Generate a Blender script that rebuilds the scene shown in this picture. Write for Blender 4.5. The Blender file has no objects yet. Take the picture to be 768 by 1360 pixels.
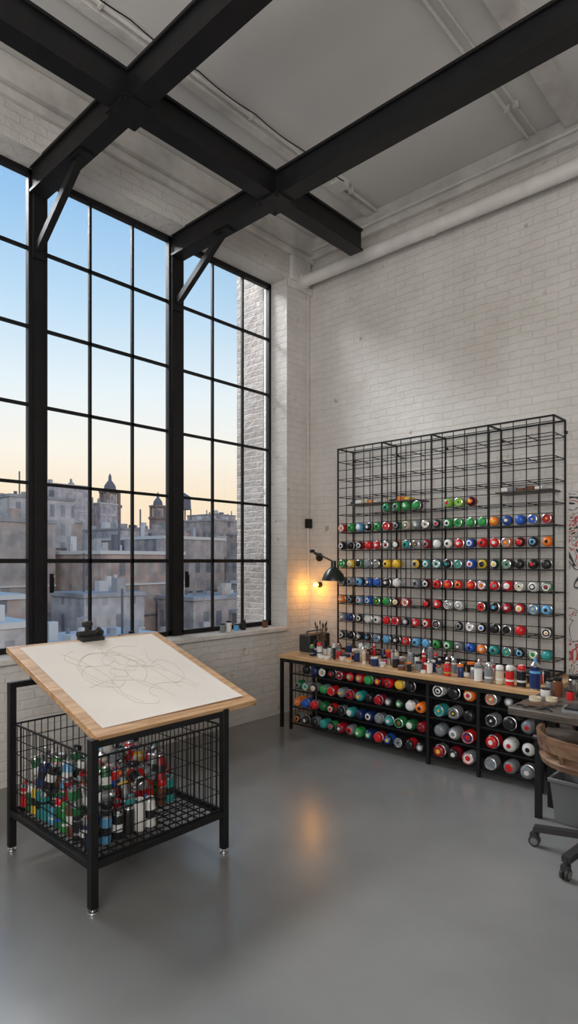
import bpy, math, random
from mathutils import Vector, Matrix
random.seed(7)
S = bpy.context.scene

# ------------------------------------------------------------------ materials
def new_mat(name):
    m = bpy.data.materials.new(name); m.use_nodes = True
    nt = m.node_tree
    return m, nt, nt.nodes['Principled BSDF']

def mat(name, col, rough=0.5, metal=0.0, var=0.0, vscale=8.0, bump=0.0, bscale=60.0, emit=None, es=0.0, spec=None):
    m, nt, b = new_mat(name)
    b.inputs['Base Color'].default_value = (*col, 1)
    b.inputs['Roughness'].default_value = rough
    b.inputs['Metallic'].default_value = metal
    if spec is not None: b.inputs['Specular IOR Level'].default_value = spec
    tc = nt.nodes.new('ShaderNodeTexCoord')
    if var > 0:
        n = nt.nodes.new('ShaderNodeTexNoise'); n.inputs['Scale'].default_value = vscale
        n.inputs['Detail'].default_value = 6
        nt.links.new(tc.outputs['Object'], n.inputs['Vector'])
        r = nt.nodes.new('ShaderNodeValToRGB')
        r.color_ramp.elements[0].position = .3; r.color_ramp.elements[1].position = .7
        r.color_ramp.elements[0].color = (*[c*(1-var) for c in col], 1)
        r.color_ramp.elements[1].color = (*[min(1, c*(1+var*.5)) for c in col], 1)
        nt.links.new(n.outputs['Fac'], r.inputs['Fac'])
        nt.links.new(r.outputs['Color'], b.inputs['Base Color'])
    if bump > 0:
        n = nt.nodes.new('ShaderNodeTexNoise'); n.inputs['Scale'].default_value = bscale
        n.inputs['Detail'].default_value = 5
        nt.links.new(tc.outputs['Object'], n.inputs['Vector'])
        bp = nt.nodes.new('ShaderNodeBump'); bp.inputs['Strength'].default_value = bump
        bp.inputs['Distance'].default_value = .01
        nt.links.new(n.outputs['Fac'], bp.inputs['Height'])
        nt.links.new(bp.outputs['Normal'], b.inputs['Normal'])
    if emit:
        b.inputs['Emission Color'].default_value = (*emit, 1)
        b.inputs['Emission Strength'].default_value = es
    return m

def brick_vec(nt):
    tc = nt.nodes.new('ShaderNodeTexCoord')
    sp = nt.nodes.new('ShaderNodeSeparateXYZ'); nt.links.new(tc.outputs['Object'], sp.inputs[0])
    ad = nt.nodes.new('ShaderNodeMath'); ad.operation = 'ADD'
    nt.links.new(sp.outputs['X'], ad.inputs[0]); nt.links.new(sp.outputs['Y'], ad.inputs[1])
    cb = nt.nodes.new('ShaderNodeCombineXYZ')
    nt.links.new(ad.outputs[0], cb.inputs['X']); nt.links.new(sp.outputs['Z'], cb.inputs['Y'])
    return tc, cb

def brick_mat(name, c1, c2, mortar, bumpS=.5, dirt=0.2, rough=.75):
    m, nt, b = new_mat(name)
    tc, cb = brick_vec(nt)
    nz = nt.nodes.new('ShaderNodeTexNoise'); nz.inputs['Scale'].default_value = 6; nz.inputs['Detail'].default_value = 8
    nt.links.new(tc.outputs['Object'], nz.inputs['Vector'])
    vm = nt.nodes.new('ShaderNodeVectorMath'); vm.operation = 'MULTIPLY_ADD'
    nt.links.new(nz.outputs['Color'], vm.inputs[0]); vm.inputs[1].default_value = (.045, .036, 0)
    nt.links.new(cb.outputs[0], vm.inputs[2])
    br = nt.nodes.new('ShaderNodeTexBrick')
    nt.links.new(vm.outputs[0], br.inputs['Vector'])
    br.inputs['Scale'].default_value = 1; br.inputs['Brick Width'].default_value = .205
    br.inputs['Row Height'].default_value = .068; br.inputs['Mortar Size'].default_value = .006
    br.inputs['Mortar Smooth'].default_value = .9
    br.inputs['Color1'].default_value = (*c1, 1); br.inputs['Color2'].default_value = (*c2, 1)
    br.inputs['Mortar'].default_value = (*mortar, 1)
    n = nt.nodes.new('ShaderNodeTexNoise'); n.inputs['Scale'].default_value = .9; n.inputs['Detail'].default_value = 10
    n.inputs['Roughness'].default_value = .68
    nt.links.new(tc.outputs['Object'], n.inputs['Vector'])
    r = nt.nodes.new('ShaderNodeValToRGB'); r.color_ramp.elements[0].position = .34; r.color_ramp.elements[1].position = .62
    r.color_ramp.elements[0].color = (1-dirt, 1-dirt*1.1, 1-dirt*1.25, 1); r.color_ramp.elements[1].color = (1, 1, 1, 1)
    nt.links.new(n.outputs['Fac'], r.inputs['Fac'])
    mx = nt.nodes.new('ShaderNodeMix'); mx.data_type = 'RGBA'; mx.blend_type = 'MULTIPLY'; mx.inputs['Factor'].default_value = 1
    nt.links.new(br.outputs['Color'], mx.inputs['A']); nt.links.new(r.outputs['Color'], mx.inputs['B'])
    n3 = nt.nodes.new('ShaderNodeTexNoise'); n3.inputs['Scale'].default_value = 6.5; n3.inputs['Detail'].default_value = 8
    nt.links.new(tc.outputs['Object'], n3.inputs['Vector'])
    r3 = nt.nodes.new('ShaderNodeValToRGB'); r3.color_ramp.elements[0].position = .68; r3.color_ramp.elements[1].position = .74
    nt.links.new(n3.outputs['Fac'], r3.inputs['Fac'])
    mx2 = nt.nodes.new('ShaderNodeMix'); mx2.data_type = 'RGBA'
    nt.links.new(r3.outputs['Color'], mx2.inputs['Factor'])
    nt.links.new(mx.outputs['Result'], mx2.inputs['A']); mx2.inputs['B'].default_value = (.42, .34, .27, 1)
    nt.links.new(mx2.outputs['Result'], b.inputs['Base Color'])
    b.inputs['Roughness'].default_value = rough
    n2 = nt.nodes.new('ShaderNodeTexNoise'); n2.inputs['Scale'].default_value = 16; n2.inputs['Detail'].default_value = 8
    nt.links.new(tc.outputs['Object'], n2.inputs['Vector'])
    mm = nt.nodes.new('ShaderNodeMath'); mm.operation = 'MULTIPLY_ADD'
    nt.links.new(n2.outputs['Fac'], mm.inputs[0]); mm.inputs[1].default_value = 3.6
    iv = nt.nodes.new('ShaderNodeMath'); iv.operation = 'SUBTRACT'; iv.inputs[0].default_value = 1
    nt.links.new(br.outputs['Fac'], iv.inputs[1]); nt.links.new(iv.outputs[0], mm.inputs[2])
    bp = nt.nodes.new('ShaderNodeBump'); bp.inputs['Strength'].default_value = bumpS; bp.inputs['Distance'].default_value = .008
    nt.links.new(mm.outputs[0], bp.inputs['Height']); nt.links.new(bp.outputs['Normal'], b.inputs['Normal'])
    return m

def city_mat(name, wall, win1, painted_lit_win, bw=.22, rh=.3, ms=.055):
    m, nt, b = new_mat(name)
    tc, cb = brick_vec(nt)
    br = nt.nodes.new('ShaderNodeTexBrick'); br.offset = 0
    nt.links.new(cb.outputs[0], br.inputs['Vector'])
    br.inputs['Scale'].default_value = .1; br.inputs['Brick Width'].default_value = bw
    br.inputs['Row Height'].default_value = rh; br.inputs['Mortar Size'].default_value = ms
    br.inputs['Mortar Smooth'].default_value = .05
    br.inputs['Color1'].default_value = (*win1, 1); br.inputs['Color2'].default_value = (*painted_lit_win, 1)  # second window colour paints in lit panes, nothing emits
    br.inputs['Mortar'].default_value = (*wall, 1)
    n = nt.nodes.new('ShaderNodeTexNoise'); n.inputs['Scale'].default_value = .8; n.inputs['Detail'].default_value = 9
    nt.links.new(tc.outputs['Object'], n.inputs['Vector'])
    r = nt.nodes.new('ShaderNodeValToRGB'); r.color_ramp.elements[0].position = .35; r.color_ramp.elements[1].position = .65
    r.color_ramp.elements[0].color = (.66, .66, .68, 1); r.color_ramp.elements[1].color = (1.12, 1.08, 1.05, 1)
    nt.links.new(n.outputs['Fac'], r.inputs['Fac'])
    mx = nt.nodes.new('ShaderNodeMix'); mx.data_type = 'RGBA'; mx.blend_type = 'MULTIPLY'; mx.inputs['Factor'].default_value = 1
    nt.links.new(br.outputs['Color'], mx.inputs['A']); nt.links.new(r.outputs['Color'], mx.inputs['B'])
    nt.links.new(mx.outputs['Result'], b.inputs['Base Color'])
    b.inputs['Roughness'].default_value = .7
    return m

def floor_mat():
    m, nt, b = new_mat('polished_concrete')
    tc = nt.nodes.new('ShaderNodeTexCoord')
    n = nt.nodes.new('ShaderNodeTexNoise'); n.inputs['Scale'].default_value = .9; n.inputs['Detail'].default_value = 7; n.inputs['Roughness'].default_value = .55
    nt.links.new(tc.outputs['Object'], n.inputs['Vector'])
    r = nt.nodes.new('ShaderNodeValToRGB'); e = r.color_ramp.elements
    e[0].position = .25; e[0].color = (.150, .153, .152, 1); e[1].position = .75; e[1].color = (.225, .226, .221, 1)
    nt.links.new(n.outputs['Fac'], r.inputs['Fac'])
    n2 = nt.nodes.new('ShaderNodeTexNoise'); n2.inputs['Scale'].default_value = 2.6; n2.inputs['Detail'].default_value = 5
    nt.links.new(tc.outputs['Object'], n2.inputs['Vector'])
    r2 = nt.nodes.new('ShaderNodeValToRGB'); r2.color_ramp.elements[0].position = .66; r2.color_ramp.elements[1].position = .92
    nt.links.new(n2.outputs['Fac'], r2.inputs['Fac'])
    mx = nt.nodes.new('ShaderNodeMix'); mx.data_type = 'RGBA'
    nt.links.new(r2.outputs['Color'], mx.inputs['Factor']); nt.links.new(r.outputs['Color'], mx.inputs['A'])
    mx.inputs['B'].default_value = (.28, .20, .13, 1)
    nt.links.new(mx.outputs['Result'], b.inputs['Base Color'])
    rr = nt.nodes.new('ShaderNodeMapRange'); rr.inputs['To Min'].default_value = .17; rr.inputs['To Max'].default_value = .30
    nt.links.new(n.outputs['Fac'], rr.inputs['Value']); nt.links.new(rr.outputs[0], b.inputs['Roughness'])
    b.inputs['Specular IOR Level'].default_value = .65
    n3 = nt.nodes.new('ShaderNodeTexNoise'); n3.inputs['Scale'].default_value = 6; n3.inputs['Detail'].default_value = 4
    nt.links.new(tc.outputs['Object'], n3.inputs['Vector'])
    bp = nt.nodes.new('ShaderNodeBump'); bp.inputs['Strength'].default_value = .09; bp.inputs['Distance'].default_value = .01
    nt.links.new(n3.outputs['Fac'], bp.inputs['Height']); nt.links.new(bp.outputs['Normal'], b.inputs['Normal'])
    return m

def wood_mat(name, c1, c2, axis='Y', rough=.45):
    m, nt, b = new_mat(name)
    tc = nt.nodes.new('ShaderNodeTexCoord'); mp = nt.nodes.new('ShaderNodeMapping')
    mp.inputs['Scale'].default_value = (1.5, 14, 14) if axis == 'X' else (14, 1.5, 14)
    nt.links.new(tc.outputs['Object'], mp.inputs['Vector'])
    n = nt.nodes.new('ShaderNodeTexNoise'); n.inputs['Scale'].default_value = 2.2; n.inputs['Detail'].default_value = 8; n.inputs['Distortion'].default_value = .8
    nt.links.new(mp.outputs[0], n.inputs['Vector'])
    r = nt.nodes.new('ShaderNodeValToRGB'); e = r.color_ramp.elements
    e[0].position = .35; e[0].color = (*c1, 1); e[1].position = .65; e[1].color = (*c2, 1)
    nt.links.new(n.outputs['Fac'], r.inputs['Fac']); nt.links.new(r.outputs['Color'], b.inputs['Base Color'])
    b.inputs['Roughness'].default_value = rough
    return m

def glass_mat():
    m = bpy.data.materials.new('window_glass'); m.use_nodes = True
    nt = m.node_tree; nt.nodes.clear()
    o = nt.nodes.new('ShaderNodeOutputMaterial'); mx = nt.nodes.new('ShaderNodeMixShader')
    t = nt.nodes.new('ShaderNodeBsdfTransparent'); g = nt.nodes.new('ShaderNodeBsdfGlossy'); g.inputs['Roughness'].default_value = .02
    t.inputs['Color'].default_value = (.98, .985, .985, 1)
    f = nt.nodes.new('ShaderNodeFresnel'); f.inputs['IOR'].default_value = 1.25
    nt.links.new(f.outputs[0], mx.inputs[0]); nt.links.new(t.outputs[0], mx.inputs[1]); nt.links.new(g.outputs[0], mx.inputs[2])
    nt.links.new(mx.outputs[0], o.inputs[0])
    return m

def graffiti_mat():
    m, nt, b = new_mat('graffiti_paint')
    tc = nt.nodes.new('ShaderNodeTexCoord')
    n = nt.nodes.new('ShaderNodeTexNoise'); n.inputs['Scale'].default_value = 2.6; n.inputs['Detail'].default_value = 2; n.inputs['Distortion'].default_value = 2.2
    nt.links.new(tc.outputs['Object'], n.inputs['Vector'])
    r = nt.nodes.new('ShaderNodeValToRGB'); cr = r.color_ramp; cr.interpolation = 'CONSTANT'
    wh = (.60, .58, .56)
    cols = [(0, wh), (.40, (.02, .02, .02)), (.42, wh), (.465, (.5, .05, .04)), (.49, (.3, .32, .34)), (.50, wh), (.545, (.03, .03, .03)), (.57, (.3, .32, .34)), (.59, wh)]
    cr.elements[0].position = 0; cr.elements[0].color = (*cols[0][1], 1)
    cr.elements[1].position = cols[1][0]; cr.elements[1].color = (*cols[1][1], 1)
    for p, c in cols[2:]:
        e = cr.elements.new(p); e.color = (*c, 1)
    nt.links.new(n.outputs['Fac'], r.inputs['Fac']); nt.links.new(r.outputs['Color'], b.inputs['Base Color'])
    return m

M_FLOOR = floor_mat()
M_WBRICK = brick_mat('white_painted_brick', (.71, .69, .67), (.69, .67, .65), (.655, .635, .615), .5, .20)
M_XBRICK = brick_mat('bare_exterior_brick', (.30, .27, .25), (.22, .20, .19), (.40, .38, .36), .6, .3)
M_CEIL = mat('ceiling_plaster', (.70, .695, .685), .85, var=.09, vscale=1.0, bump=.12, bscale=15)
M_PLASTER = mat('rough_white_plaster', (.66, .64, .615), .8, var=.26, vscale=4, bump=.6, bscale=20)
M_STEEL = mat('black_painted_steel', (.010, .010, .011), .5, .0, var=.3, bump=.08, bscale=80, spec=.3)
M_WIRE = mat('black_wire', (.009, .009, .010), .5, spec=.3)
M_GLASS = glass_mat()
M_PIPE = mat('white_pipe_paint', (.70, .68, .66), .5, var=.1)
M_OAK = wood_mat('oak_counter', (.40, .23, .11), (.58, .37, .19), 'X')
M_BOARD = wood_mat('drawing_board_wood', (.38, .21, .10), (.58, .36, .19), 'Y')
M_PAPER = mat('sketch_paper', (.70, .645, .58), .9, var=.05, vscale=3)
M_PENCIL = mat('pencil_line', (.44, .41, .37), .9)
M_DARKWOOD = wood_mat('worn_dark_wood', (.05, .042, .036), (.14, .11, .09), 'X')
M_BROWN = wood_mat('brown_wood', (.10, .05, .03), (.22, .125, .07), 'X')
M_BULB = mat('bulb_glow', (1, .6, .15), .3, emit=(1, .50, .08), es=9)
M_GREY = mat('grey_plastic', (.13, .135, .14), .5)
M_RUBBER = mat('rubber_black', (.02, .02, .02), .6)
M_CHROME = mat('chrome', (.6, .6, .6), .3, 1)

PALC = {'red': (.58, .016, .018), 'crimson': (.33, .01, .022), 'orange': (.80, .19, .02), 'yellow': (.78, .50, .04),
        'green': (.03, .29, .07), 'lime': (.25, .52, .06), 'teal': (.03, .28, .27), 'blue': (.02, .10, .46), 'sky': (.12, .38, .66),
        'white': (.72, .72, .70), 'grey': (.20, .22, .24), 'black': (.013, .013, .015), 'pink': (.6, .1, .22), 'cream': (.6, .52, .38),
        'brown': (.16, .06, .03), 'navy': (.012, .03, .12), 'dkgreen': (.015, .13, .045)}
CM = [mat('can_' + k, v, .3) for k, v in PALC.items()] + [mat('can_tin', (.62, .62, .63), .28, 1.0)]
CI = {k: i for i, k in enumerate(PALC)}; CI['tin'] = len(PALC)

# ------------------------------------------------------------------ mesh builder
def frame_from(d):
    d = Vector(d).normalized()
    a = Vector((0, 0, 1)) if abs(d.z) < .95 else Vector((1, 0, 0))
    x = a.cross(d).normalized(); y = d.cross(x)
    return x, y, d

class MB:
    def __init__(s): s.v = []; s.f = []; s.m = []; s.s = []
    def add(s, vs, fs, mi=0, smooth=False, M=None):
        o = len(s.v)
        for p in vs:
            p = Vector(p)
            s.v.append(tuple(M @ p if M else p))
        for i, f in enumerate(fs):
            s.f.append(tuple(o + k for k in f)); s.m.append(mi[i] if isinstance(mi, list) else mi); s.s.append(smooth)
    def box(s, x0, x1, y0, y1, z0, z1, mi=0, M=None):
        vs = [(x0,y0,z0),(x1,y0,z0),(x1,y1,z0),(x0,y1,z0),(x0,y0,z1),(x1,y0,z1),(x1,y1,z1),(x0,y1,z1)]
        fs = [(0,3,2,1),(4,5,6,7),(0,1,5,4),(1,2,6,5),(2,3,7,6),(3,0,4,7)]
        s.add(vs, fs, mi, False, M)
    def bar(s, p, q, w, h=None, mi=0):
        h = h or w; p = Vector(p); q = Vector(q); x, y, d = frame_from(q - p)
        vs = []
        for c in (p, q):
            for a, b in ((-1,-1),(1,-1),(1,1),(-1,1)):
                vs.append(c + x*a*w/2 + y*b*h/2)
        s.add(vs, [(0,3,2,1),(4,5,6,7),(0,1,5,4),(1,2,6,5),(2,3,7,6),(3,0,4,7)], mi)
    def lathe(s, prof, org, d=(0,0,1), seg=16, mi=0, M=None):
        x, y, d = frame_from(d); org = Vector(org); vs = []; fs = []; ms = []
        for pt in prof:
            for k in range(seg):
                a = 2*math.pi*k/seg
                vs.append(org + d*pt[0] + (x*math.cos(a) + y*math.sin(a))*pt[1])
        for i in range(len(prof)-1):
            mm = prof[i][2] if len(prof[i]) > 2 else mi
            for k in range(seg):
                k2 = (k+1) % seg
                fs.append((i*seg+k, i*seg+k2, (i+1)*seg+k2, (i+1)*seg+k)); ms.append(mm)
        if prof[0][1] > 0:
            fs.append(tuple(range(seg))[::-1]); ms.append(prof[0][2] if len(prof[0]) > 2 else mi)
        if prof[-1][1] > 0:
            fs.append(tuple((len(prof)-1)*seg+k for k in range(seg))); ms.append(prof[-2][2] if len(prof[-2]) > 2 else mi)
        s.add(vs, fs, ms, True, M)
    def tube(s, p, q, r, seg=10, mi=0):
        p = Vector(p); q = Vector(q); L = (q-p).length
        s.lathe([(0, r), (L, r)], p, q-p, seg, mi)
    def build(s, name, mats, parent=None, bevel=0):
        me = bpy.data.meshes.new(name); me.from_pydata(s.v, [], s.f)
        for m in mats: me.materials.append(m)
        for i, p in enumerate(me.polygons):
            p.material_index = s.m[i]; p.use_smooth = s.s[i]
        me.update()
        try: me.set_sharp_from_angle(angle=math.radians(40))
        except Exception: pass
        o = bpy.data.objects.new(name, me); S.collection.objects.link(o)
        if parent:
            o.parent = parent; o.location = -parent.location
        if bevel:
            b = o.modifiers.new('Bevel', 'BEVEL'); b.width = bevel; b.segments = 2; b.limit_method = 'ANGLE'
        return o

def empty(name, loc=(0,0,0)):
    e = bpy.data.objects.new(name, None); e.location = loc; e.empty_display_size = .1
    S.collection.objects.link(e); return e

def spray_can(mb, pos, d, r, L, body, cap, accent, style=0, seg=16):
    k = L/.19; t = CI['tin']
    if style == 0:
        pr = [(0, r*.86, t), (.004*k, r*.98, t), (.008*k, r, body), (.045*k, r, accent), (.062*k, r, body), (.128*k, r, body),
              (.136*k, r, t), (.139*k, r*1.04, t), (.144*k, r*1.04, t), (.147*k, r*.9, cap), (.152*k, r*.95, cap), (.180*k, r*.86, cap), (.187*k, r*.72, cap),
              (.187*k, r*.5, accent), (.190*k, r*.36, accent), (.190*k, 0, accent)]
    elif style == 1:
        pr = [(0, r*.86, t), (.004*k, r*.98, t), (.008*k, r, body), (.10*k, r, accent), (.115*k, r, body), (.138*k, r, t), (.141*k, r*1.04, t),
              (.146*k, r*1.04, t), (.150*k, r*.88, t), (.160*k, r*.6, t), (.165*k, r*.45, cap), (.170*k, r*.28, cap), (.188*k, r*.26, cap), (.190*k, 0, cap)]
    else:
        pr = [(0, r*.8, t), (.008*k, r, body), (.06*k, r, accent), (.11*k, r, body), (.150*k, r, body), (.168*k, r*.86, t), (.176*k, r*.80, t), (.184*k, r*.83, t), (.184*k, r*.74, cap),
              (.176*k, r*.70, cap), (.178*k, r*.3, accent), (.186*k, r*.22, accent), (.186*k, 0, accent)]
    mb.lathe(pr, pos, d, seg)

def stubby_can(mb, tip, d, r, L, body, ring, disc, dot, style, seg=20):
    """short can lying on its side, lid towards direction d, tip = front of lid centre"""
    d = Vector(d).normalized(); t = CI['tin']; o = Vector(tip)-d*L
    if style == 0:
        pr = [(0, r*.75, t), (.008, r*.96, body), (.016, r, body), (L-.036, r, body), (L-.026, r*.95, ring), (L-.014, r*.82, ring), (L-.006, r*.60, disc), (L-.003, r*.34, dot), (L-.002, r*.12, dot), (L-.002, 0, dot)]
    elif style == 1:
        pr = [(0, r*.75, t), (.008, r*.96, body), (L-.03, r, body), (L-.016, r*.9, t), (L-.008, r*.9, t), (L-.006, r*.80, ring), (L-.010, r*.70, disc), (L-.010, r*.42, ring), (L-.008, r*.2, dot), (L, r*.17, dot), (L, 0, dot)]
    else:
        pr = [(0, r*.75, t), (.008, r*.96, body), (L-.045, r, body), (L-.042, r*1.03, t), (L-.036, r*1.03, t), (L-.034, r*.92, ring), (L-.010, r*.86, ring), (L-.002, r*.68, ring), (L, r*.36, disc), (L, 0, disc)]
    mb.lathe(pr, o, d, seg)

def rnd(lst): return random.choice(lst)
BODY = ['red']*5 + ['crimson', 'orange', 'orange', 'yellow', 'green', 'green', 'green', 'teal', 'blue', 'blue', 'sky', 'white', 'grey', 'black', 'black', 'navy', 'lime', 'cream']
def colors(fam=None):
    b = rnd(fam or BODY)
    c = rnd([b, b, 'black', 'white', rnd(BODY), 'grey', 'red'])
    a = rnd(['white', 'black', 'white', 'tin', rnd(BODY)])
    return CI[b], CI[c], CI[a]
def stub_colors(fam):
    b = rnd(fam)
    body = rnd([b, b, b, 'black', 'grey'])
    ring = rnd([b, b, b, b, 'black'])
    disc = rnd(['white', b, b, b, 'grey', 'white', 'black', rnd(BODY)])
    dot = rnd([b, 'black', 'red', 'white', 'black', 'yellow'])
    return CI[body], CI[ring], CI[disc], CI[dot]

# ------------------------------------------------------------------ room shell
CZ = 5.12
YB = -9.0
XB = 7.5
mb = MB(); mb.box(-.45, XB, YB, .3, -.2, 0); mb.build('floor', [M_FLOOR])
mb = MB(); mb.box(-.35, XB, YB, .3, CZ, CZ+.2)
mb.build('ceiling', [M_CEIL])
mb = MB(); mb.box(0, XB, 0, .3, 0, CZ); mb.build('wall_right', [M_WBRICK])
mb = MB(); mb.box(XB, XB+.3, YB, .3, -.2, CZ+.2); mb.build('wall_far_side', [M_WBRICK])
mb = MB(); mb.box(-.45, XB+.3, YB-.3, YB, -.2, CZ+.2); mb.build('wall_back', [M_WBRICK])

mb = MB()
mb.box(-.45, 0, YB, -.39, 0, .88, 0)
mb.box(-.35, 0, YB, -.39, 4.6, CZ, 0)
mb.box(-.35, 0, -.39, .3, 0, CZ, 0)
mb.box(-.78, -.35, -.395, .6, -2, 7, 1)
mb.box(-.78, -.35, YB, -.395, CZ+.05, 6.5, 1)
mb.build('wall_left', [M_WBRICK, M_XBRICK])

mb = MB(); mb.box(-.30, .035, YB, -.392, .862, .905)
mb.build('trim_sill', [M_PLASTER], bevel=.008)
mb = MB(); mb.box(0, .10, YB, 0, 4.93, CZ); mb.box(0, .05, YB, 0, 4.86, 4.93)
mb.build('trim_header', [M_PLASTER], bevel=.01)
mb = MB(); mb.box(0, XB, -.06, 0, 4.90, CZ)
mb.build('trim_cornice', [M_PLASTER], bevel=.01)
mb = MB(); mb.box(0, .05, -.36, -.06, 4.60, 4.86); mb.box(0, .03, -.38, 0, 4.52, 4.60)
mb.build('trim_capital', [M_PLASTER], bevel=.008)

spans = [(-1.606, -.40), (-2.925, -1.712), (-4.225, -3.010), (-5.525, -4.310), (-6.825, -5.610), (-8.10, -6.910)]
for i, (a, b) in enumerate(spans):
    e = empty('window_%d' % (i+1), (-.25, (a+b)/2, .9))
    mb = MB(); fx0, fx1 = -.275, -.225; w = .032
    mb.box(fx0, fx1, a, a+w, .905, 4.6); mb.box(fx0, fx1, b-w, b, .905, 4.6)
    mb.box(fx0, fx1, a, b, .905, .95); mb.box(fx0, fx1, a, b, 4.555, 4.6)
    for k in (1, 2):
        y = a + (b-a)*k/3; mb.box(-.263, -.237, y-.011, y+.011, .93, 4.57)
    for z in (1.6, 2.2, 2.8, 3.4, 4.0):
        h = .012 if z != 1.6 else .017
        mb.box(-.263, -.237, a+.02, b-.02, z-h, z+h)
    mb.box(-.23, -.20, a+.05, a+.07, 1.35, 1.5); mb.bar((-.19, a+.06, 1.36), (-.19, a+.06, 1.47), .014)
    mb.build('frame', [M_STEEL], e)
    mb = MB(); mb.box(-.2515, -.2485, a+.02, b-.02, .93, 4.57); mb.build('glass', [M_GLASS], e)
for k in range(5):
    y1 = spans[k][0]; y0 = spans[k+1][1]
    mb = MB()
    mb.box(-.31, -.29, y0, y1, .9, 4.62); mb.box(-.225, -.21, y0+.004, y1-.004, .905, 4.62); mb.box(-.29, -.225, y0+.02, y1-.02, .905, 4.62)
    mb.box(-.30, -.20, y0-.005, y1+.005, .905, .93)
    mb.build('steel_column', [M_STEEL])

# steel roof beams (I sections)
BW, BH = .14, .20
def ibeam_x(mb, yc, x0, x1, z0, w=BW, h=BH):
    mb.box(x0, x1, yc-w/2, yc+w/2, z0, z0+.02); mb.box(x0, x1, yc-w/2, yc+w/2, z0+h-.02, z0+h)
    mb.box(x0, x1, yc-.05, yc+.05, z0+.018, z0+h-.018)
def ibeam_y(mb, xc, y0, y1, z0, w=BW, h=BH):
    mb.box(xc-w/2, xc+w/2, y0, y1, z0, z0+.02); mb.box(xc-w/2, xc+w/2, y0, y1, z0+h-.02, z0+h)
    mb.box(xc-.05, xc+.05, y0, y1, z0+.018, z0+h-.018)
BZ = 4.41
e = empty('steel_beam_frame', (1.07, -2.5, BZ))
mb = MB(); ibeam_y(mb, 1.07, YB, -.6, BZ+.002); mb.build('long_beam', [M_STEEL], e)
for i, yc in enumerate((-1.665, -2.975, -5.575, -8.1)):
    mb = MB(); ibeam_x(mb, yc, -.205, XB, BZ); mb.build('cross_beam_%d' % (i+1), [M_STEEL], e)
    mb = MB(); mb.bar((-.19, yc, 4.0), (.46, yc, BZ+.01), .05, .055); mb.box(-.21, -.19, yc-.045, yc+.045, 3.92, 4.10)
    mb.box(.38, .54, yc-.05, yc+.05, BZ-.014, BZ+.002); mb.build('brace_%d' % (i+1), [M_STEEL], e)
mb = MB()
for yc in (-1.665, -2.975):
    mb.box(.95, 1.19, yc-.11, yc+.11, BZ-.010, BZ+.004)
    for dx in (-.09, .09):
        for dy in (-.085, .085): mb.lathe([(0, .012), (.02, .012)], (1.07+dx, yc+dy, BZ-.025), (0,0,1), 6)
mb.build('gusset_plates', [M_STEEL], e)

# pipe + conduits
mb = MB(); mb.tube((.004, -.16, 4.63), (XB-.1, -.16, 4.63), .062, 24)
mb.lathe([(0, .09), (.02, .09), (.03, .075), (.06, .075)], (.004, -.16, 4.63), (1,0,0), 24)
for x in (1.6, 3.4, 5.4): mb.box(x-.015, x+.015, -.16, -.002, 4.69, 4.71); mb.lathe([(0, .067), (.03, .067)], (x-.015, -.16, 4.63), (1,0,0), 24)
mb.build('heating_pipe', [M_PIPE])
def wiggle(mb, pts, r, mi=0):
    for a, b in zip(pts[:-1], pts[1:]): mb.lathe([(0, r, mi), ((Vector(b)-Vector(a)).length, r, mi)], a, Vector(b)-Vector(a), 6)
mb = MB()
for x, y0, r in ((.93, 0, .014), (2.43, 0, .013), (2.50, 0, .009)):
    mb.tube((x, YB+.02, CZ-.02-r), (x, y0-.08, CZ-.02-r), r, 8)
    for y in [-.5-1.3*k for k in range(6)]: mb.box(x-.022, x+.022, y-.01, y+.01, CZ-.025-2*r, CZ)
mb.tube((.1, -.085, 4.98), (XB-.02, -.085, 4.98), .016, 8)
mb.box(.88, .98, -.75, -.6, CZ-.07, CZ)
wiggle(mb, [(.985, -4.6+.08*k, CZ-.045-.02*abs(math.sin(k*.45))) for k in range(50)], .0045, 1)
mb.build('ceiling_conduit', [M_PIPE, M_WIRE])
mb = MB(); mb.box(.80, .885, YB, -.06, CZ-.05, CZ+.01); mb.box(2.72, 2.86, YB, -.06, CZ-.09, CZ+.01); mb.box(4.6, 4.75, YB, -.06, CZ-.09, CZ+.01)
mb.build('ceiling_rib', [M_PLASTER], bevel=.006)
mb = MB(); mb.box(0, .045, -.10, -.03, 1.96, 2.06, 0); mb.tube((.015, -.065, 1.40), (.015, -.065, 1.98), .009, 8, 1); mb.tube((.015, -.065, 2.05), (.015, -.065, 4.52), .006, 8, 1)
mb.build('electrical_switch_box', [M_STEEL, M_PIPE])

# ------------------------------------------------------------------ wire rack on the right wall
GX0, GX1, GY0, GY1 = .61, 2.71, -.29, -.035
NC = 20; CW = (GX1-GX0)/NC; RH = .0885; Z0 = 1.528
e = empty('wire_can_rack', ((GX0+GX1)/2, -.16, .705))
mb = MB(); ww = .006
zs = [Z0+RH*j for j in range(-9, 14)]
ztop = 2.72; zbot = .705
for k in range(NC+1):
    x = GX0+CW*k; mb.box(x-ww/2, x+ww/2, GY0-ww/2, GY0+ww/2, zbot, ztop)
    if k % 2 == 0: mb.box(x-ww/2, x+ww/2, GY1-ww/2, GY1+ww/2, zbot, ztop)
for j, z in enumerate(zs):
    mb.box(GX0, GX1, GY0-ww/2-.004, GY0+ww/2-.004, z-ww/2, z+ww/2)
    if j % 2 == 1:
        mb.box(GX0, GX1, GY1-ww/2, GY1+ww/2, z-ww/2, z+ww/2); mb.box(GX0, GX1, -.165, -.165+ww, z-ww/2, z+ww/2)
        for k in range(0, NC+1, 2): mb.box(GX0+CW*k-ww/2, GX0+CW*k+ww/2, GY0, GY1, z-ww/2, z+ww/2)
mb.build('wires', [M_WIRE], e)
mb = MB(); fw = .013
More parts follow.
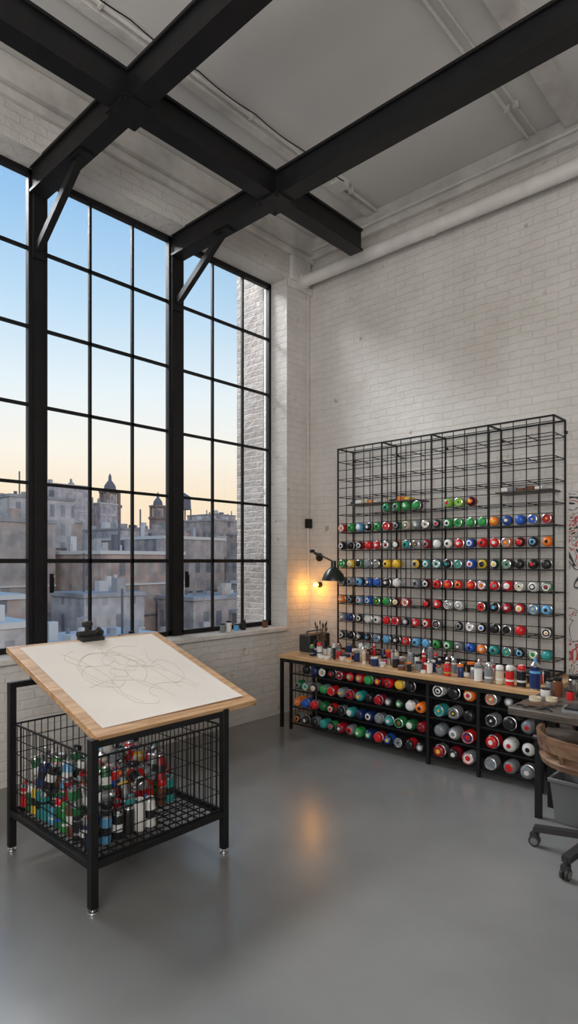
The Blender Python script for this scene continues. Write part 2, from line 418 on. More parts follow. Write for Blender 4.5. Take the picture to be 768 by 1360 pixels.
for x in (GX0, GX0+5*CW, GX0+10*CW, GX0+15*CW, GX1):
    for y in (GY0, GY1): mb.box(x-fw/2, x+fw/2, y-fw/2, y+fw/2, zbot, ztop+fw/2)
    mb.box(x-fw/2, x+fw/2, GY0, GY1, ztop-fw/2, ztop+fw/2); mb.box(x-fw/2, x+fw/2, GY0, GY1, zbot, zbot+fw)
    mb.box(x-.01, x+.01, GY1, -.002, ztop-.1, ztop-.08)
for y in (GY0, GY1): mb.box(GX0, GX1, y-fw/2, y+fw/2, ztop-fw/2, ztop+fw/2); mb.box(GX0, GX1, y-fw/2, y+fw/2, zbot, zbot+fw)
mb.build('frame', [M_STEEL], e)
mb = MB(); bz = zs[9+7]
for x0, x1 in ((.72, 1.10), (1.16, 1.5), (2.24, 2.68)):
    mb.box(x0, x1, GY0+.01, GY1-.01, bz+.004, bz+.016, 0)
mb.build('shelf_boards', [M_DARKWOOD], e)

R = .0405
mb = MB()
fams = {2: ['red', 'red', 'red', 'black', 'green', 'crimson', 'blue', 'grey'], 1: ['red', 'black', 'red', 'white', 'blue', 'orange', 'lime', 'red'],
        0: ['green', 'teal', 'black', 'green', 'yellow', 'grey', 'red', 'orange'], -1: ['blue', 'red', 'orange', 'sky', 'red', 'teal', 'white', 'grey'],
        -2: ['red', 'yellow', 'sky', 'green', 'black', 'orange', 'white'], -3: ['blue', 'yellow', 'black', 'grey', 'white', 'crimson', 'red'],
        -4: ['sky', 'orange', 'black', 'teal', 'red', 'white', 'green']}
for k in range(-4, 4):
    zw = Z0 + RH*2*k
    i = 0
    while i < NC:
        fam = [rnd(fams.get(k, ['red', 'crimson', 'lime', 'green']))]*2 + [rnd(BODY)]
        for g in range(rnd([2, 3, 4])):
            if i >= NC: break
            x = GX0+CW*(i+.5); ok = random.random() > .04
            if k == 3: ok = i in (5, 6, 7, 8, 11, 12, 13)
            if ok:
                bb, rg, dc, dt = stub_colors(fam)
                stubby_can(mb, (x+random.uniform(-.004, .004), GY0-.026, zw+ww/2+R*1.05), (random.uniform(-.05, .12), -1, 0), R, random.uniform(.085, .105), bb, rg, dc, dt, rnd([0, 0, 1, 2]))
            i += 1
mb.build('spray_cans_on_rack', CM)
mb = MB()
for x0, x1 in ((.75, 1.08), (1.2, 1.45), (2.28, 2.66)):
    x = x0
    while x < x1-.05:
        w = random.uniform(.05, .1); h = random.uniform(.012, .035)
        mb.box(x, x+w*.85, -.27, -.15, bz+.017, bz+.017+h, CI[rnd(['orange', 'cream', 'yellow', 'grey', 'brown', 'white', 'green', 'black'])]); x += w
mb.build('marker_boxes', CM, bevel=.003)

# ------------------------------------------------------------------ counter with can shelves
CT = .70; CF = -.87
e = empty('counter_workbench', (1.6, -.45, 0))
mb = MB(); mb.box(.33, 2.84, CF, -.045, CT-.035, CT); mb.build('wooden_top', [M_OAK], e, bevel=.004)
mb = MB()
for x in (.355, 2.815):
    for y in (CF+.03, -.07): mb.box(x-.014, x+.014, y-.014, y+.014, 0, CT-.04)
mb.box(.34, 2.83, CF+.02, CF+.04, CT-.07, CT-.035)
rows = [.065, .222, .379, .536]
SF, SB = -.835, -.50
divs = [.47, 1.94, 2.36, 2.81]
for x in divs:
    for y in (SF, SB): mb.box(x-.012, x+.012, y-.012, y+.012, .0, CT-.04)
for z in rows + [CT-.06]:
    for y in (SF, SB): mb.box(divs[0], divs[-1], y-.006, y+.006, z-.012, z)
mb.build('steel_frame', [M_STEEL], e)
mb = MB()
for z in rows:
    for y in [SF+.06*k for k in range(1, 6)]: mb.box(divs[0], divs[-1], y-.002, y+.002, z-.006, z-.002)
x = divs[0]
while x < divs[-1]:
    mb.box(x-.002, x+.002, SB-.004, SB, .05, CT-.05); x += .055
z = .08
while z < CT-.06:
    mb.box(divs[0], divs[-1], SB-.004, SB, z-.002, z+.002); z += .055
for x in (divs[0], divs[-1], 1.94):
    for k in range(1, 6): mb.box(x-.002, x+.002, SF+.06*k-.002, SF+.06*k+.002, .05, CT-.05)
mb.build('shelf_mesh', [M_WIRE], e)
mb = MB(); mb.box(divs[0]+.02, divs[-1]-.02, SB+.02, SB+.03, .03, CT-.05); mb.build('back_panel', [M_STEEL], e)
mb = MB()
lowfam = ['red', 'red', 'red', 'green', 'green', 'dkgreen', 'orange', 'yellow', 'black', 'black', 'blue', 'navy', 'white', 'grey', 'teal', 'cream', 'crimson', 'grey']
for r_i, z in enumerate(rows):
    for s_i in range(3):
        a, b = divs[s_i]+.025, divs[s_i+1]-.025
        rr = .0435 if s_i == 0 else .049
        n = int((b-a)/(rr*2.2)); st = (b-a)/n
        for i in range(n):
            if random.random() < .05: continue
            fam = lowfam if s_i == 0 else ['grey', 'white', 'black', 'grey', 'orange', 'red', 'black', 'teal']
            if s_i and r_i == 0: fam = ['red', 'crimson', 'black', 'red', 'grey']
            bb, rg, dc, dt = stub_colors(fam)
            stubby_can(mb, (a+st*(i+.5), SF-.012+random.uniform(-.004, .012), z+rr*1.05), (random.uniform(-.05, .12), -1, 0), rr, random.uniform(.10, .12), bb, rg, dc, dt, rnd([0, 0, 1, 2]), 22)
mb.build('spray_cans_under_counter', CM)

mb = MB(); placed = []
def jar(mb, x, y, z, r, h, col, lid):
    mb.lathe([(0, r*.92, col), (.004, r, col), (h*.78, r, col), (h*.82, r*.86, lid), (h*.84, r*.92, lid), (h, r*.92, lid), (h, r*.6, lid), (h*.97, 0, lid)], (x, y, z), (0,0,1), 14)
tries = 0
while len(placed) < 120 and tries < 6000:
    tries += 1
    x = random.uniform(.64, 2.74); y = random.uniform(-.80, -.36); r = random.uniform(.016, .036)
    if x > 2.3 and y < -.7: continue
    if any((x-a)**2+(y-b)**2 < (r+c+.004)**2 for a, b, c in placed): continue
    placed.append((x, y, r))
    t = random.random()
    if t < .60: jar(mb, x, y, CT, r, random.uniform(.03, .10), CI[rnd(['white', 'black', 'grey', 'cream', 'brown', 'navy', 'tin', 'red', 'black'])], CI[rnd(['white', 'black', 'tin', 'grey', 'orange'])])
    elif t < .82:
        b, c, a = colors(['white', 'grey', 'black', 'brown', 'black', 'cream', 'red'])
        spray_can(mb, (x, y, CT), (0,0,1), r*.85, random.uniform(.09, .16), b, c, a, rnd([0, 1]), 14)
    else: mb.lathe([(0, r, CI['white']), (.02, r, CI['white']), (.022, r*.7, CI['white']), (.022, 0, 0)], (x, y, CT), (0,0,1), 14)
mb.build('paint_jars', CM)
mb = MB()
for x, y, r, L, b, c in ((2.34, -.80, .03, .14, 'white', 'grey'), (2.42, -.80, .03, .15, 'grey', 'tin'), (2.50, -.79, .03, .14, 'cream', 'white'), (2.58, -.80, .03, .15, 'red', 'white'), (2.66, -.79, .032, .16, 'black', 'red'), (2.76, -.80, .036, .22, 'navy', 'sky')):
    spray_can(mb, (x, y, CT), (0,0,1), r, L, CI[b], CI[c], CI['sky'] if b == 'navy' else CI['white'], 0 if b != 'navy' else 1)
mb.build('upright_spray_cans', CM)
e = empty('paintbrush_jar', (.56, -.5, CT))
mb = MB(); mb.lathe([(0, .04), (.1, .045), (.1, .04), (.01, .036), (.01, 0)], (.56, -.5, CT), (0,0,1), 18); mb.build('jar', [M_GREY], e)
mb = MB()
for k in range(9):
    a = k*2.4; p = Vector((.56+.015*math.cos(a), -.5+.015*math.sin(a), CT+.015)); q = Vector((.56+.055*math.cos(a), -.5+.055*math.sin(a), CT+random.uniform(.2, .28)))
    mb.tube(p, q, .004, 6, 0); d = (q-p).normalized(); mb.lathe([(0, .005, 1), (.02, .008, 1), (.045, .002, 1)], q, d, 8)
mb.build('brushes', [M_BROWN, M_RUBBER], e)
e = empty('portable_radio', (.44, -.42, CT))
mb = MB(); mb.box(.36, .50, -.60, -.28, CT, CT+.17, 0); mb.build('case', [M_RUBBER], e, bevel=.012)
mb = MB(); mb.lathe([(0, .05, 0), (.006, .05, 0), (.006, .04, 1), (.002, 0, 1)], (.50, -.49, CT+.075), (1,0,0), 18)
for y in (-.40, -.36): mb.lathe([(0, .013, 0), (.014, .011, 0), (.014, 0, 0)], (.50, y, CT+.11), (1,0,0), 12)
mb.bar((.43, -.56, CT+.20), (.43, -.32, CT+.20), .014); mb.bar((.43, -.56, CT+.16), (.43, -.56, CT+.20), .014); mb.bar((.43, -.32, CT+.16), (.43, -.32, CT+.20), .014)
mb.build('speaker_and_handle', [M_GREY, M_WIRE], e)

# lamp
e = empty('desk_lamp', (.13, -.02, 1.58))
mb = MB(); mb.lathe([(0, .045), (.015, .045), (.02, .02), (.03, .02)], (.13, -.001, 1.64), (0,-1,0), 18)
P = [Vector((.13, -.02, 1.64)), Vector((.33, -.36, 1.70)), Vector((.66, -.45, 1.60))]
mb.tube(P[0], P[1], .009, 8); mb.tube(P[1], P[2], .009, 8); mb.lathe([(-.02, .018), (.02, .018)], P[1], (0,1,0), 12)
mb.build('arm', [M_STEEL], e)
mb = MB(); o = Vector((.68, -.45, 1.41)); d = Vector((.02, -.02, 1)).normalized()
mb.lathe([(0, .115), (.02, .112), (.06, .096), (.10, .065), (.125, .036), (.13, .028), (.19, .026), (.195, 0)], o, d, 28)
mb.build('shade', [mat('lamp_green_black', (.015, .02, .018), .3)], e)
e = empty('bulb_sconce', (.138, -.03, 1.34))
mb = MB(); mb.lathe([(0, .03), (.02, .03), (.022, .016), (.045, .016)], (.138, -.001, 1.34), (0,-1,0), 16); mb.build('socket', [M_STEEL], e)
mb = MB(); mb.lathe([(0, .012), (.01, .018), (.03, .026), (.05, .022), (.06, .01), (.062, 0)], (.138, -.045, 1.34), (0,-1,0), 16); mb.build('bulb', [M_BULB], e)
L = bpy.data.lights.new('bulb_light', 'POINT'); L.energy = 2.6; L.color = (1, .40, .04); L.shadow_soft_size = .03
lo = bpy.data.objects.new('bulb_light', L); lo.location = (.15, -.15, 1.30); S.collection.objects.link(lo)

mb = MB(); mb.box(2.73, 4.6, -.008, 0.002, 0, 2.15, 0); mb.build('wall_graffiti', [graffiti_mat()])

# ------------------------------------------------------------------ drafting table
TX0, TX1, TY0, TY1 = .976, 1.85, -3.665, -2.88
e = empty('drafting_table', ((TX0+TX1)/2, (TY0+TY1)/2, 0))
mb = MB(); lw = .038
def leg(x, y, h):
    mb.box(x-lw/2, x+lw/2, y-lw/2, y+lw/2, .025, h)
    mb.lathe([(0, .024, 1), (.010, .024, 1), (.012, .010, 1), (.03, .010, 1)], (x, y, 0), (0,0,1), 14)
for x, y, h in ((TX0, TY0, .93), (TX0, TY1, .93), (TX1, TY0, .79), (TX1, TY1, .79)): leg(x, y, h)
r = .032
mb.bar((TX0, TY0, .915), (TX0, TY1, .915), r)
mb.bar((TX1, TY0, .765), (TX1, TY1, .765), r)
for z in (.215,):
    mb.bar((TX0, TY0, z), (TX1, TY0, z), r); mb.bar((TX0, TY1, z), (TX1, TY1, z), r)
    mb.bar((TX0, TY0, z), (TX0, TY1, z), r); mb.bar((TX1, TY0, z), (TX1, TY1, z), r)
for y in (TY0+.12, TY1-.12):
    mb.bar((TX0, y, .92), (TX0, y, 1.065), .028)
    mb.bar((TX0, y, 1.055), (TX1, y, .775), .028)
mb.build('steel_frame', [M_STEEL, M_CHROME], e, bevel=.002)
mb = MB(); b0x, b1x, b0y, b1y = TX0+.01, TX1-.01, TY0+.01, TY1-.01; bt, bb = .70, .235
w = .004
for z, ww2 in ((bt, .009), (.62, w), (.54, w), (.43, w), (.33, w), (bb, .008)):
    mb.bar((b0x, b0y, z), (b1x, b0y, z), ww2); mb.bar((b0x, b1y, z), (b1x, b1y, z), ww2)
    mb.bar((b0x, b0y, z), (b0x, b1y, z), ww2); mb.bar((b1x, b0y, z), (b1x, b1y, z), ww2)
n = 22
for k in range(n+1):
    x = b0x+(b1x-b0x)*k/n
    mb.bar((x, b0y, bb), (x, b0y, bt), w); mb.bar((x, b1y, bb), (x, b1y, bt), w)
n = 20
for k in range(n+1):
    y = b0y+(b1y-b0y)*k/n
    mb.bar((b0x, y, bb), (b0x, y, bt), w); mb.bar((b1x, y, bb), (b1x, y, bt), w)
for k in range(1, 16):
    x = b0x+(b1x-b0x)*k/16; mb.bar((x, b0y, bb), (x, b1y, bb), .006)
for k in range(1, 14):
    y = b0y+(b1y-b0y)*k/14; mb.bar((b0x, y, bb+.003), (b1x, y, bb+.003), .006)
mb.build('wire_basket', [M_WIRE], e)
HI = Vector((.88, 0, 1.115)); LO = Vector((1.87, 0, .80)); sl = (LO-HI); SLN = sl.length; sl.normalize()
nrm = Vector((-sl.z, 0, sl.x)); BY0, BY1 = -3.655, -2.645
M = Matrix(((sl.x, 0, nrm.x, HI.x), (0, 1, 0, 0), (sl.z, 0, nrm.z, HI.z), (0, 0, 0, 1)))
mb = MB(); mb.box(0, SLN, BY0, BY1, -.022, 0, 0, M)
mb.box(0, SLN, BY0+.0, BY0+.03, -.034, -.02, 0, M); mb.box(0, SLN, BY1-.03, BY1, -.034, -.02, 0, M); mb.box(SLN-.03, SLN, BY0, BY1, -.034, -.02, 0, M)
mb.build('drawing_board', [M_BOARD], e, bevel=.003)
mb = MB(); PX0, PX1, PY0, PY1 = .03, SLN-.06, BY0+.06, BY1-.06
N = 12; vs = []; fs = []
for i in range(N+1):
    for j in range(N+1):
        z = .0015 + (.006*((i/N-.5)*2)**8 if i > N/2 else 0)*(j/N)
        vs.append((PX0+(PX1-PX0)*i/N, PY0+(PY1-PY0)*j/N, z))
for i in range(N):
    for j in range(N): a = i*(N+1)+j; fs.append((a, a+N+1, a+N+2, a+1))
mb.add(vs, fs, 0, True, M); mb.build('paper_sheet', [M_PAPER], e)
cu = bpy.data.curves.new('sketch_lines', 'CURVE'); cu.dimensions = '3D'; cu.bevel_depth = .0009; cu.materials.append(M_PENCIL)
def stroke(pts):
    sp = cu.splines.new('POLY'); sp.points.add(len(pts)-1)
    for k, (u, v) in enumerate(pts):
        p = M @ Vector((PX0+(PX1-PX0)*u, PY0+(PY1-PY0)*v, .0018)); sp.points[k].co = (*p, 1)
def arc(cu_, cv, ru, rv, a0, a1, n=24, wob=.008, rot=0):
    pts = []
    for k in range(n+1):
        a = math.radians(a0+(a1-a0)*k/n); x = ru*math.cos(a)+wob*math.sin(3*a); y = rv*math.sin(a)+wob*math.cos(5*a)
        pts.append((cu_+x*math.cos(rot)-y*math.sin(rot), cv+x*math.sin(rot)+y*math.cos(rot)))
    stroke(pts)
arc(.42, .42, .22, .20, 20, 330); arc(.44, .44, .25, .24, 100, 320); arc(.36, .50, .12, .1, 0, 360, wob=.015)
arc(.50, .30, .14, .12, 180, 420); arc(.62, .62, .22, .14, 90, 290, rot=.5); arc(.30, .66, .16, .2, 150, 380)
arc(.55, .74, .16, .1, 0, 250, rot=-.4); arc(.7, .4, .18, .12, 190, 400); arc(.25, .35, .12, .16, 200, 420); arc(.45, .58, .33, .05, 0, 200, rot=.3)
arc(.48, .42, .06, .05, 0, 360); arc(.40, .60, .05, .06, 0, 330); arc(.78, .62, .1, .16, 60, 290)
stroke([(.15, .2), (.3, .28), (.5, .33), (.72, .3), (.85, .36)]); stroke([(.2, .8), (.35, .72), (.55, .75), (.8, .82)])
stroke([(.6, .15), (.55, .3), (.6, .48), (.7, .55), (.85, .58)]); stroke([(.12, .5), (.22, .46), (.3, .5), (.4, .48)])
co = bpy.data.objects.new('sketch_lines', cu); S.collection.objects.link(co); co.parent = e; co.location = -e.location
mb = MB()
mb.box(-.012, .05, -3.22, -3.07, .0, .024, 0, M); mb.box(-.02, -.005, -3.22, -3.07, -.04, .024, 0, M)
mb.lathe([(0, .019), (.17, .019)], M @ Vector((-.005, -3.23, .032)), (0,1,0), 12)
mb.bar(M @ Vector((.0, -3.17, .02)), M @ Vector((-.03, -3.16, .085)), .022); mb.bar(M @ Vector((.0, -3.12, .02)), M @ Vector((.02, -3.10, .075)), .022)
mb.lathe([(0, .016), (.03, .021), (.06, .016)], M @ Vector((-.03, -3.19, .085)), (0,1,0), 10)
mb.build('board_clip', [M_RUBBER], e, bevel=.002)

# cans in basket
mb = MB(); pf = ['red']*3+['crimson', 'crimson', 'green', 'dkgreen', 'teal', 'dkgreen', 'black', 'black', 'navy', 'white', 'grey', 'grey', 'brown', 'cream', 'yellow', 'tin', 'sky']
x = b0x+.045
while x < b1x-.035:
    y = b0y+.045
    while y < b1y-.035:
        u = (x-b0x)/(b1x-b0x); v = (y-b0y)/(b1y-b0y)
        if not (u > .70 and v > .5) and not (v > .86 and u > .55):
            px = x+random.uniform(-.003, .003); py = y+random.uniform(-.003, .003)
            b, c, a = colors(pf); d = (random.uniform(-.08, .08), random.uniform(-.08, .08), 1)
            h = random.uniform(.13, .18)
            spray_can(mb, (px, py, bb+.008), d, .0285, h, b, c, a, rnd([0, 1, 2, 2]), 16)
            if u < .78 and v < .9 and random.random() < .78 and u > .04 and v > .04:
                b, c, a = colors(pf)
                if random.random() < .6:
                    d = Vector((random.uniform(-.35, .35), random.uniform(-.35, .35), 1)); d.normalize()
                    spray_can(mb, (px, py, bb+h-.005), d, .0285, .145, b, c, a, rnd([0, 1, 2, 2]), 16)
                else:
                    an = random.uniform(0, 6.28); d = Vector((math.cos(an), math.sin(an), .25)).normalized()
                    cx = min(max(px, b0x+.12), b1x-.12); cy = min(max(py, b0y+.12), b1y-.12)
                    spray_can(mb, Vector((cx, cy, bb+h+.05))-d*.09, d, .0285, .155, b, c, a, rnd([0, 2]), 16)
        y += .065
    x += .065
mb.build('spray_cans_in_basket', CM)

mb = MB()
for y, h, c in ((-2.32, .06, 'black'), (-2.22, .08, 'grey'), (-2.14, .05, 'black'), (-1.20, .07, 'grey'), (-1.12, .09, 'white'), (-1.02, .05, 'sky'), (-.93, .08, 'black'), (-.62, .06, 'brown')):
    jar(mb, -.10, y, .905, .028, h+.02, CI[c], CI['black'])
mb.build('sill_jars', CM)

# ------------------------------------------------------------------ desk at right
e = empty('worn_work_desk', (3.5, -1.3, 0))
mb = MB(); mb.box(2.90, 4.3, -1.60, -.98, .70, .745, 0); mb.box(2.93, 4.27, -1.30, -1.01, .50, .52, 0)
mb.build('tabletop', [M_DARKWOOD], e, bevel=.006)
mb = MB()
for x in (2.95, 4.25):
    for y in (-1.25, -1.03): mb.box(x-.018, x+.018, y-.018, y+.018, 0, .71)
mb.bar((2.95, -1.25, .68), (4.25, -1.25, .68), .036); mb.bar((2.95, -1.03, .68), (4.25, -1.03, .68), .036); mb.bar((2.95, -1.58, .685), (2.95, -1.03, .685), .03)
mb.build('legs', [M_STEEL], e)
mb = MB()
for x, y, r, h, c in ((2.95, -1.05, .026, .09, 'grey'), (3.02, -1.12, .03, .12, 'brown'), (3.09, -1.03, .035, .13, 'tin'), (3.2, -1.16, .04, .08, 'grey'), (3.25, -1.05, .03, .15, 'black'), (3.34, -1.22, .04, .12, 'brown'), (3.17, -1.06, .028, .10, 'cream'), (3.11, -1.16, .022, .06, 'red'), (2.96, -1.16, .03, .05, 'white'), (3.36, -1.10, .03, .14, 'orange')):
    jar(mb, x, y, .745, r, h, CI[c], CI['black'])
mb.build('desk_jars', CM)
mb = MB()
mb.box(-.14, .14, -.08, .08, 0, .012, CI['grey'], Matrix.Translation((3.30, -1.42, .7455)) @ Matrix.Rotation(.2, 4, 'Z'))
mb.box(-.12, .12, -.07, .07, .012, .024, CI['black'], Matrix.Translation((3.30, -1.42, .7455)) @ Matrix.Rotation(.05, 4, 'Z'))
mb.build('sketchbook_stack', CM)
mb = MB()
for x, y, r in ((2.96, -1.33, .036), (3.04, -1.28, .034)):
    mb.lathe([(0, r*.6, CI['cream']), (0, r, CI['cream']), (.022, r, CI['cream']), (.022, r*.6, CI['cream']), (0, r*.6, CI['cream'])], (x, y, .746), (0,0,1), 20)
mb.build('masking_tape_roll', CM)
mb = MB(); wiggle(mb, [(2.93+.011*k, -1.545+.02*math.sin(k*.9), .750+.004*(k % 2)) for k in range(20)], .004)
mb.build('charging_cable', [M_WIRE])
mb = MB()
for k in range(3):
    p = Vector((2.94+.02*k, -1.48+.035*k, .7525)); d = Vector((math.cos(.1*k-.1), math.sin(.1*k-.1), 0))
    mb.lathe([(0, .004, 0), (.12, .005, 0), (.12, .006, 1), (.15, .006, 1), (.165, .001, 1)], p, d, 8)
mb.build('scattered_brushes', [M_BROWN, M_RUBBER])

cx, cy = 3.38, -1.60
e = empty('swivel_chair', (cx, cy, 0))
mb = MB()
for k in range(5):
    a = math.radians(188+72*k); d = Vector((math.cos(a), math.sin(a), 0)); p = Vector((cx, cy, .13)); q = p+d*.31+Vector((0, 0, -.03))
    mb.bar(p, q, .045, .03, 0); mb.tube(q+Vector((0, 0, -.04)), q, .01, 8, 0)
    t = d.cross(Vector((0, 0, 1)))
    for s_ in (-1, 1): mb.lathe([(0, .024, 0), (.003, .03, 0), (.015, .03, 0), (.018, .02, 1), (.018, 0, 1)], Vector((q.x, q.y, .031))+t*s_*.004, t*s_, 16)
    mb.box(q.x-.02, q.x+.02, q.y-.02, q.y+.02, .045, .075, 0)
mb.lathe([(0, .05), (.06, .045), (.07, .028), (.26, .028), (.26, .018), (.42, .018)], (cx, cy, .10), (0,0,1), 16, 0)
mb.build('star_base', [M_RUBBER, M_GREY], e)
mb = MB(); mb.lathe([(0, .15), (.006, .22), (.02, .27), (.05, .28), (.065, .26), (.07, .18), (.066, 0)], (cx, cy, .50), (0,0,1), 32, 0)
mb.build('seat', [M_BROWN], e)
mb = MB(); vs = []; fs = []
for i in range(17):
    a = math.radians(-75+i*150/16) - math.radians(110)
    for zz, rr in ((.60, .265), (.68, .275), (.68, .295), (.60, .285)):
        vs.append((cx+rr*math.cos(a), cy+rr*math.sin(a), zz))
for i in range(16):
    for j in range(4): fs.append((i*4+j, i*4+(j+1) % 4, (i+1)*4+(j+1) % 4, (i+1)*4+j))
fs += [(0, 1, 2, 3), (64, 67, 66, 65)]
mb.add(vs, fs, 0, True)
for dg in (-160, -110, -60):
    a = math.radians(dg); mb.bar((cx+.255*math.cos(a), cy+.255*math.sin(a), .54), (cx+.275*math.cos(a), cy+.275*math.sin(a), .61), .02)
mb.build('backrest', [M_BROWN], e)

mb = MB(); bx, by = 3.15, -1.15
def ring(h, s): return [(bx-s, by-s, h), (bx+s, by-s, h), (bx+s, by+s, h), (bx-s, by+s, h)]
levels = [(0, .10), (.25, .125), (.25, .135), (.275, .135), (.275, .117), (.02, .092)]
vs = [p for h, s_ in levels for p in ring(h, s_)]; fs = [(3, 2, 1, 0)]
for i in range(5):
    for j in range(4): fs.append((i*4+j, i*4+(j+1) % 4, (i+1)*4+(j+1) % 4, (i+1)*4+j))
fs.append((20, 21, 22, 23)); mb.add(vs, fs, 0); mb.build('waste_bin', [M_GREY], bevel=.006)

# ------------------------------------------------------------------ city outside
CB = [city_mat('city_brown_brick', (.40, .35, .33), (.15, .16, .18), (.50, .46, .42), .14, .22, .04),  # facade colours greyed to paint in haze, palest on the far blocks
      city_mat('city_grey_stone', (.48, .46, .46), (.22, .23, .26), (.52, .49, .46), .12, .2, .035),
      city_mat('city_far_painted_haze', (.52, .48, .50), (.40, .38, .42), (.52, .48, .48), .10, .2, .028),
      mat('city_roof', (.36, .35, .36), .9, var=.4, vscale=.5),
      mat('city_tower_stone', (.27, .19, .17), .9, var=.2, vscale=.5),
      city_mat('city_red_brick', (.42, .32, .28), (.16, .17, .19), (.48, .42, .36), .13, .21, .038),
      mat('city_light_trim', (.58, .56, .54), .8), mat('city_dark_trim', (.13, .13, .15), .8)]
mb = MB(); GR = -16
def bld(x, y, w, d, top, mi, rot=0):
    M2 = Matrix.Translation((x, y, 0)) @ Matrix.Rotation(rot, 4, 'Z')
    mb.box(-w/2, w/2, -d/2, d/2, GR, top, mi, M2)
    mb.box(-w/2-.12, w/2+.12, -d/2-.12, d/2+.12, top-.25, top+.05, rnd([3, 6, 3]), M2)
    for zf in range(1, 4):
        if random.random() < .6: mb.box(w/2, w/2+.12, -d/2, d/2, top-2.7*zf-.15, top-2.7*zf, rnd([6, 6, 7]), M2)
    for k in range(int(max(4, d/.9))):
        a = random.uniform(-w/2+.8, w/2-.8); b = random.uniform(-d/2+.8, d/2-.8); s1 = random.uniform(.1, .5); hh = random.uniform(.3, 1.5)
        mb.box(a-s1, a+s1, b-s1, b+s1, top, top+hh, rnd([3, 1, 0, 6, 7, 5]), M2)
    if random.random() < .5:
        b = random.uniform(-d/2+1, d/2-1); mb.box(-.06, .06, b-.06, b+.06, top, top+3, 7, M2)
bld(-52, 8, 14, 22, 5.0, 0); bld(-46, 24, 12, 9, 2.4, 5, .1); bld(-50, 33, 12, 8, 4.0, 0, .05); bld(-44, 42, 12, 9, 2.0, 1, -.1); bld(-50, 54, 12, 12, 5.2, 5)
bld(-30, 14, 8, 9, -3.2, 1, .05); bld(-29, 24, 8, 9, -4.2, 0, -.05); bld(-31, 34, 8, 9, -2.6, 5)
bld(-30, 5, 8, 7, -1.5, 1); bld(-52, -14, 14, 18, 6.5, 5); bld(-55, -36, 14, 20, 4, 0); bld(-30, -6, 9, 12, -2, 0)
bld(-38, 19, 5, 5, -.8, 1); bld(-37, 29, 5, 7, -1.4, 0); bld(-37, 9, 5, 6, -.6, 5); bld(-38, 38, 5, 6, -.4, 1)
bld(-62, 24, 8, 7, 8.4, 1); bld(-80, 30, 14, 13, 7.0, 5); bld(-78, 48, 12, 14, 6.3, 2, .1); bld(-76, 62, 14, 12, 8.2, 0, .1); bld(-70, 76, 14, 12, 6.5, 1, .1); bld(-85, 5, 14, 16, 9, 1)
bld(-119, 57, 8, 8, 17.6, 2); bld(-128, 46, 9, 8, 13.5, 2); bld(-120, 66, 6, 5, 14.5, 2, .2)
for k in range(34):
    a = math.radians(-8+k*2.5); dd = random.uniform(120, 190)
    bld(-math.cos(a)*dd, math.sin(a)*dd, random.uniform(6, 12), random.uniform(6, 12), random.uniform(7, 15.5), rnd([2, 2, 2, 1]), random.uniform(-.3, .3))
mb.lathe([(0, 1.2, 7), (2.2, 1.1, 7), (2.9, 0, 7)], (-79, 58.5, 10.4), (0,0,1), 14)
for a in (-.8, .8):
    for b in (-.8, .8): mb.box(-79+a-.08, -79+a+.08, 58.5+b-.08, 58.5+b+.08, 8, 10.5, 7)
mb.build('city_buildings', CB)
mb = MB(); mb.box(-400, -12, -300, 300, GR-1, GR, 0); mb.build('ground', [mat('street_asphalt', (.2, .2, .2), .9, var=.2, vscale=.1)])
def tower(x, y, w, top, name):
    e = empty(name, (x, y, GR)); mb = MB(); h = w/2
    mb.box(x-h, x+h, y-h, y+h, GR, top-w*2.2, 4)
    mb.box(x-h*1.12, x+h*1.12, y-h*1.12, y+h*1.12, top-w*2.3, top-w*2.1, 4)
    for a in (-1, 1):
        for b in (-1, 1): mb.box(x+a*h*.8-h*.18, x+a*h*.8+h*.18, y+b*h*.8-h*.18, y+b*h*.8+h*.18, top-w*2.1, top-w*1.3, 4)
    mb.box(x-h*.6, x+h*.6, y-h*.6, y+h*.6, top-w*2.1, top-w*1.3, 1)
    mb.box(x-h*1.05, x+h*1.05, y-h*1.05, y+h*1.05, top-w*1.3, top-w*1.15, 4)
    mb.lathe([(0, h*.8, 7), (w*.3, h*.72, 7), (w*.55, h*.4, 7), (w*.65, h*.22, 7), (w*.95, h*.18, 7), (w*1.15, 0, 7)], (x, y, top-w*1.15), (0,0,1), 12)
    mb.build('tower_body', CB, e)
tower(-130.3, 74.7, 3.8, 23.5, 'clock_tower'); tower(-96.3, 65.2, 2.4, 15.4, 'church_tower')

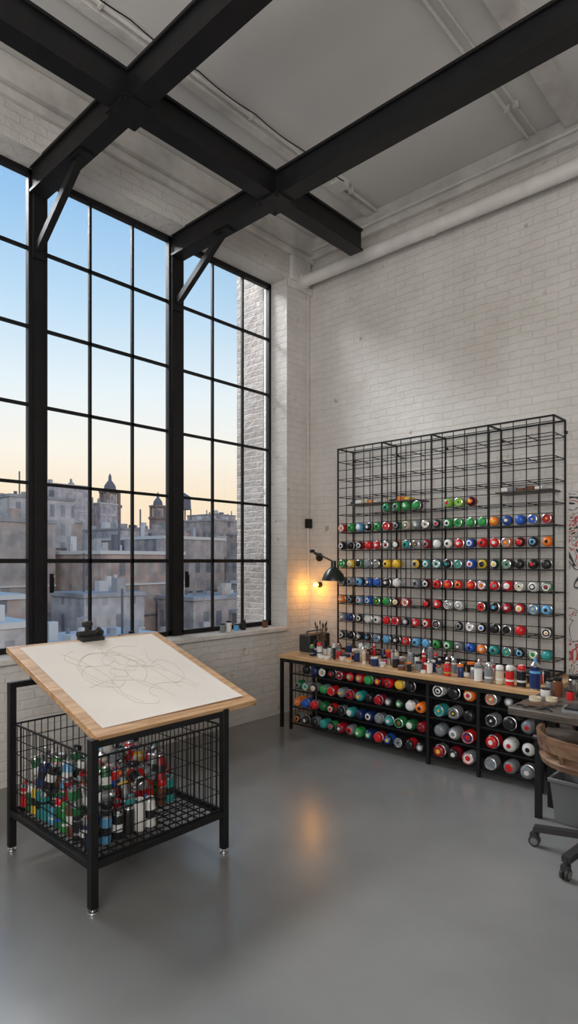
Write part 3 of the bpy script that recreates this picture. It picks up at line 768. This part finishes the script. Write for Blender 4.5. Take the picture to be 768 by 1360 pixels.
# ------------------------------------------------------------------ sky + lights
W = bpy.data.worlds.new('evening_sky'); S.world = W; W.use_nodes = True
nt = W.node_tree; bg = nt.nodes['Background']
tc = nt.nodes.new('ShaderNodeTexCoord'); sp = nt.nodes.new('ShaderNodeSeparateXYZ'); nt.links.new(tc.outputs['Generated'], sp.inputs[0])
r = nt.nodes.new('ShaderNodeValToRGB'); cr = r.color_ramp
stops = [(0, (.40, .38, .37)), (.02, (.92, .70, .50)), (.10, (.93, .77, .57)), (.17, (.92, .87, .78)), (.26, (.78, .86, .90)), (.38, (.50, .70, .88)), (.54, (.23, .48, .80)), (1, (.15, .34, .68))]
cr.elements[0].position = 0; cr.elements[0].color = (*stops[0][1], 1); cr.elements[1].position = stops[1][0]; cr.elements[1].color = (*stops[1][1], 1)
for p, c in stops[2:]:
    el = cr.elements.new(p); el.color = (*c, 1)
nt.links.new(sp.outputs['Z'], r.inputs['Fac']); nt.links.new(r.outputs['Color'], bg.inputs['Color']); bg.inputs['Strength'].default_value = 1.12

def area(name, loc, tgt, sx, sy, en, col):
    L = bpy.data.lights.new(name, 'AREA'); L.shape = 'RECTANGLE'; L.size = sx; L.size_y = sy; L.energy = en; L.color = col
    o = bpy.data.objects.new(name, L); o.location = loc
    o.rotation_euler = (Vector(tgt)-Vector(loc)).to_track_quat('-Z', 'Y').to_euler(); S.collection.objects.link(o)
area('added_room_fill', (6.4, -8.0, 3.4), (.8, -.8, 1.8), 4, 3, 215, (1, .95, .89))  # unseen fill light added behind the camera to brighten the room
area('added_ceiling_fill', (4.2, -7.0, 2.4), (3.0, -4.5, 5.1), 3, 2, 120, (1, .96, .91))  # unseen lamp added to lift the ceiling, aimed upward
area('added_window_fill', (-4.2, -3.0, 8.2), (2.5, -2.5, .5), 6, 3, 2050, (.97, .98, 1))  # extra area light outside, added to strengthen the window light
L = bpy.data.lights.new('added_city_sun', 'SUN'); L.energy = .7; L.color = (1, .84, .74); L.angle = .05  # sun lamp added to brighten the city facades facing the room
o = bpy.data.objects.new('added_city_sun', L); o.rotation_euler = Vector((-.85, .35, -.38)).to_track_quat('-Z', 'Y').to_euler(); o.location = (10, -10, 20); S.collection.objects.link(o)

# ------------------------------------------------------------------ camera
cam = bpy.data.cameras.new('camera'); co = bpy.data.objects.new('camera', cam); S.collection.objects.link(co)
co.location = (4.36, -5.065, 1.6); co.rotation_euler = (math.radians(90), 0, math.radians(42.8))
cam.sensor_fit = 'AUTO'; cam.sensor_width = 36; cam.lens = 800/1360*36; cam.shift_y = 65/1360
cam.clip_end = 1000
S.camera = co
S.view_settings.view_transform = 'Standard'; S.view_settings.look = 'None'
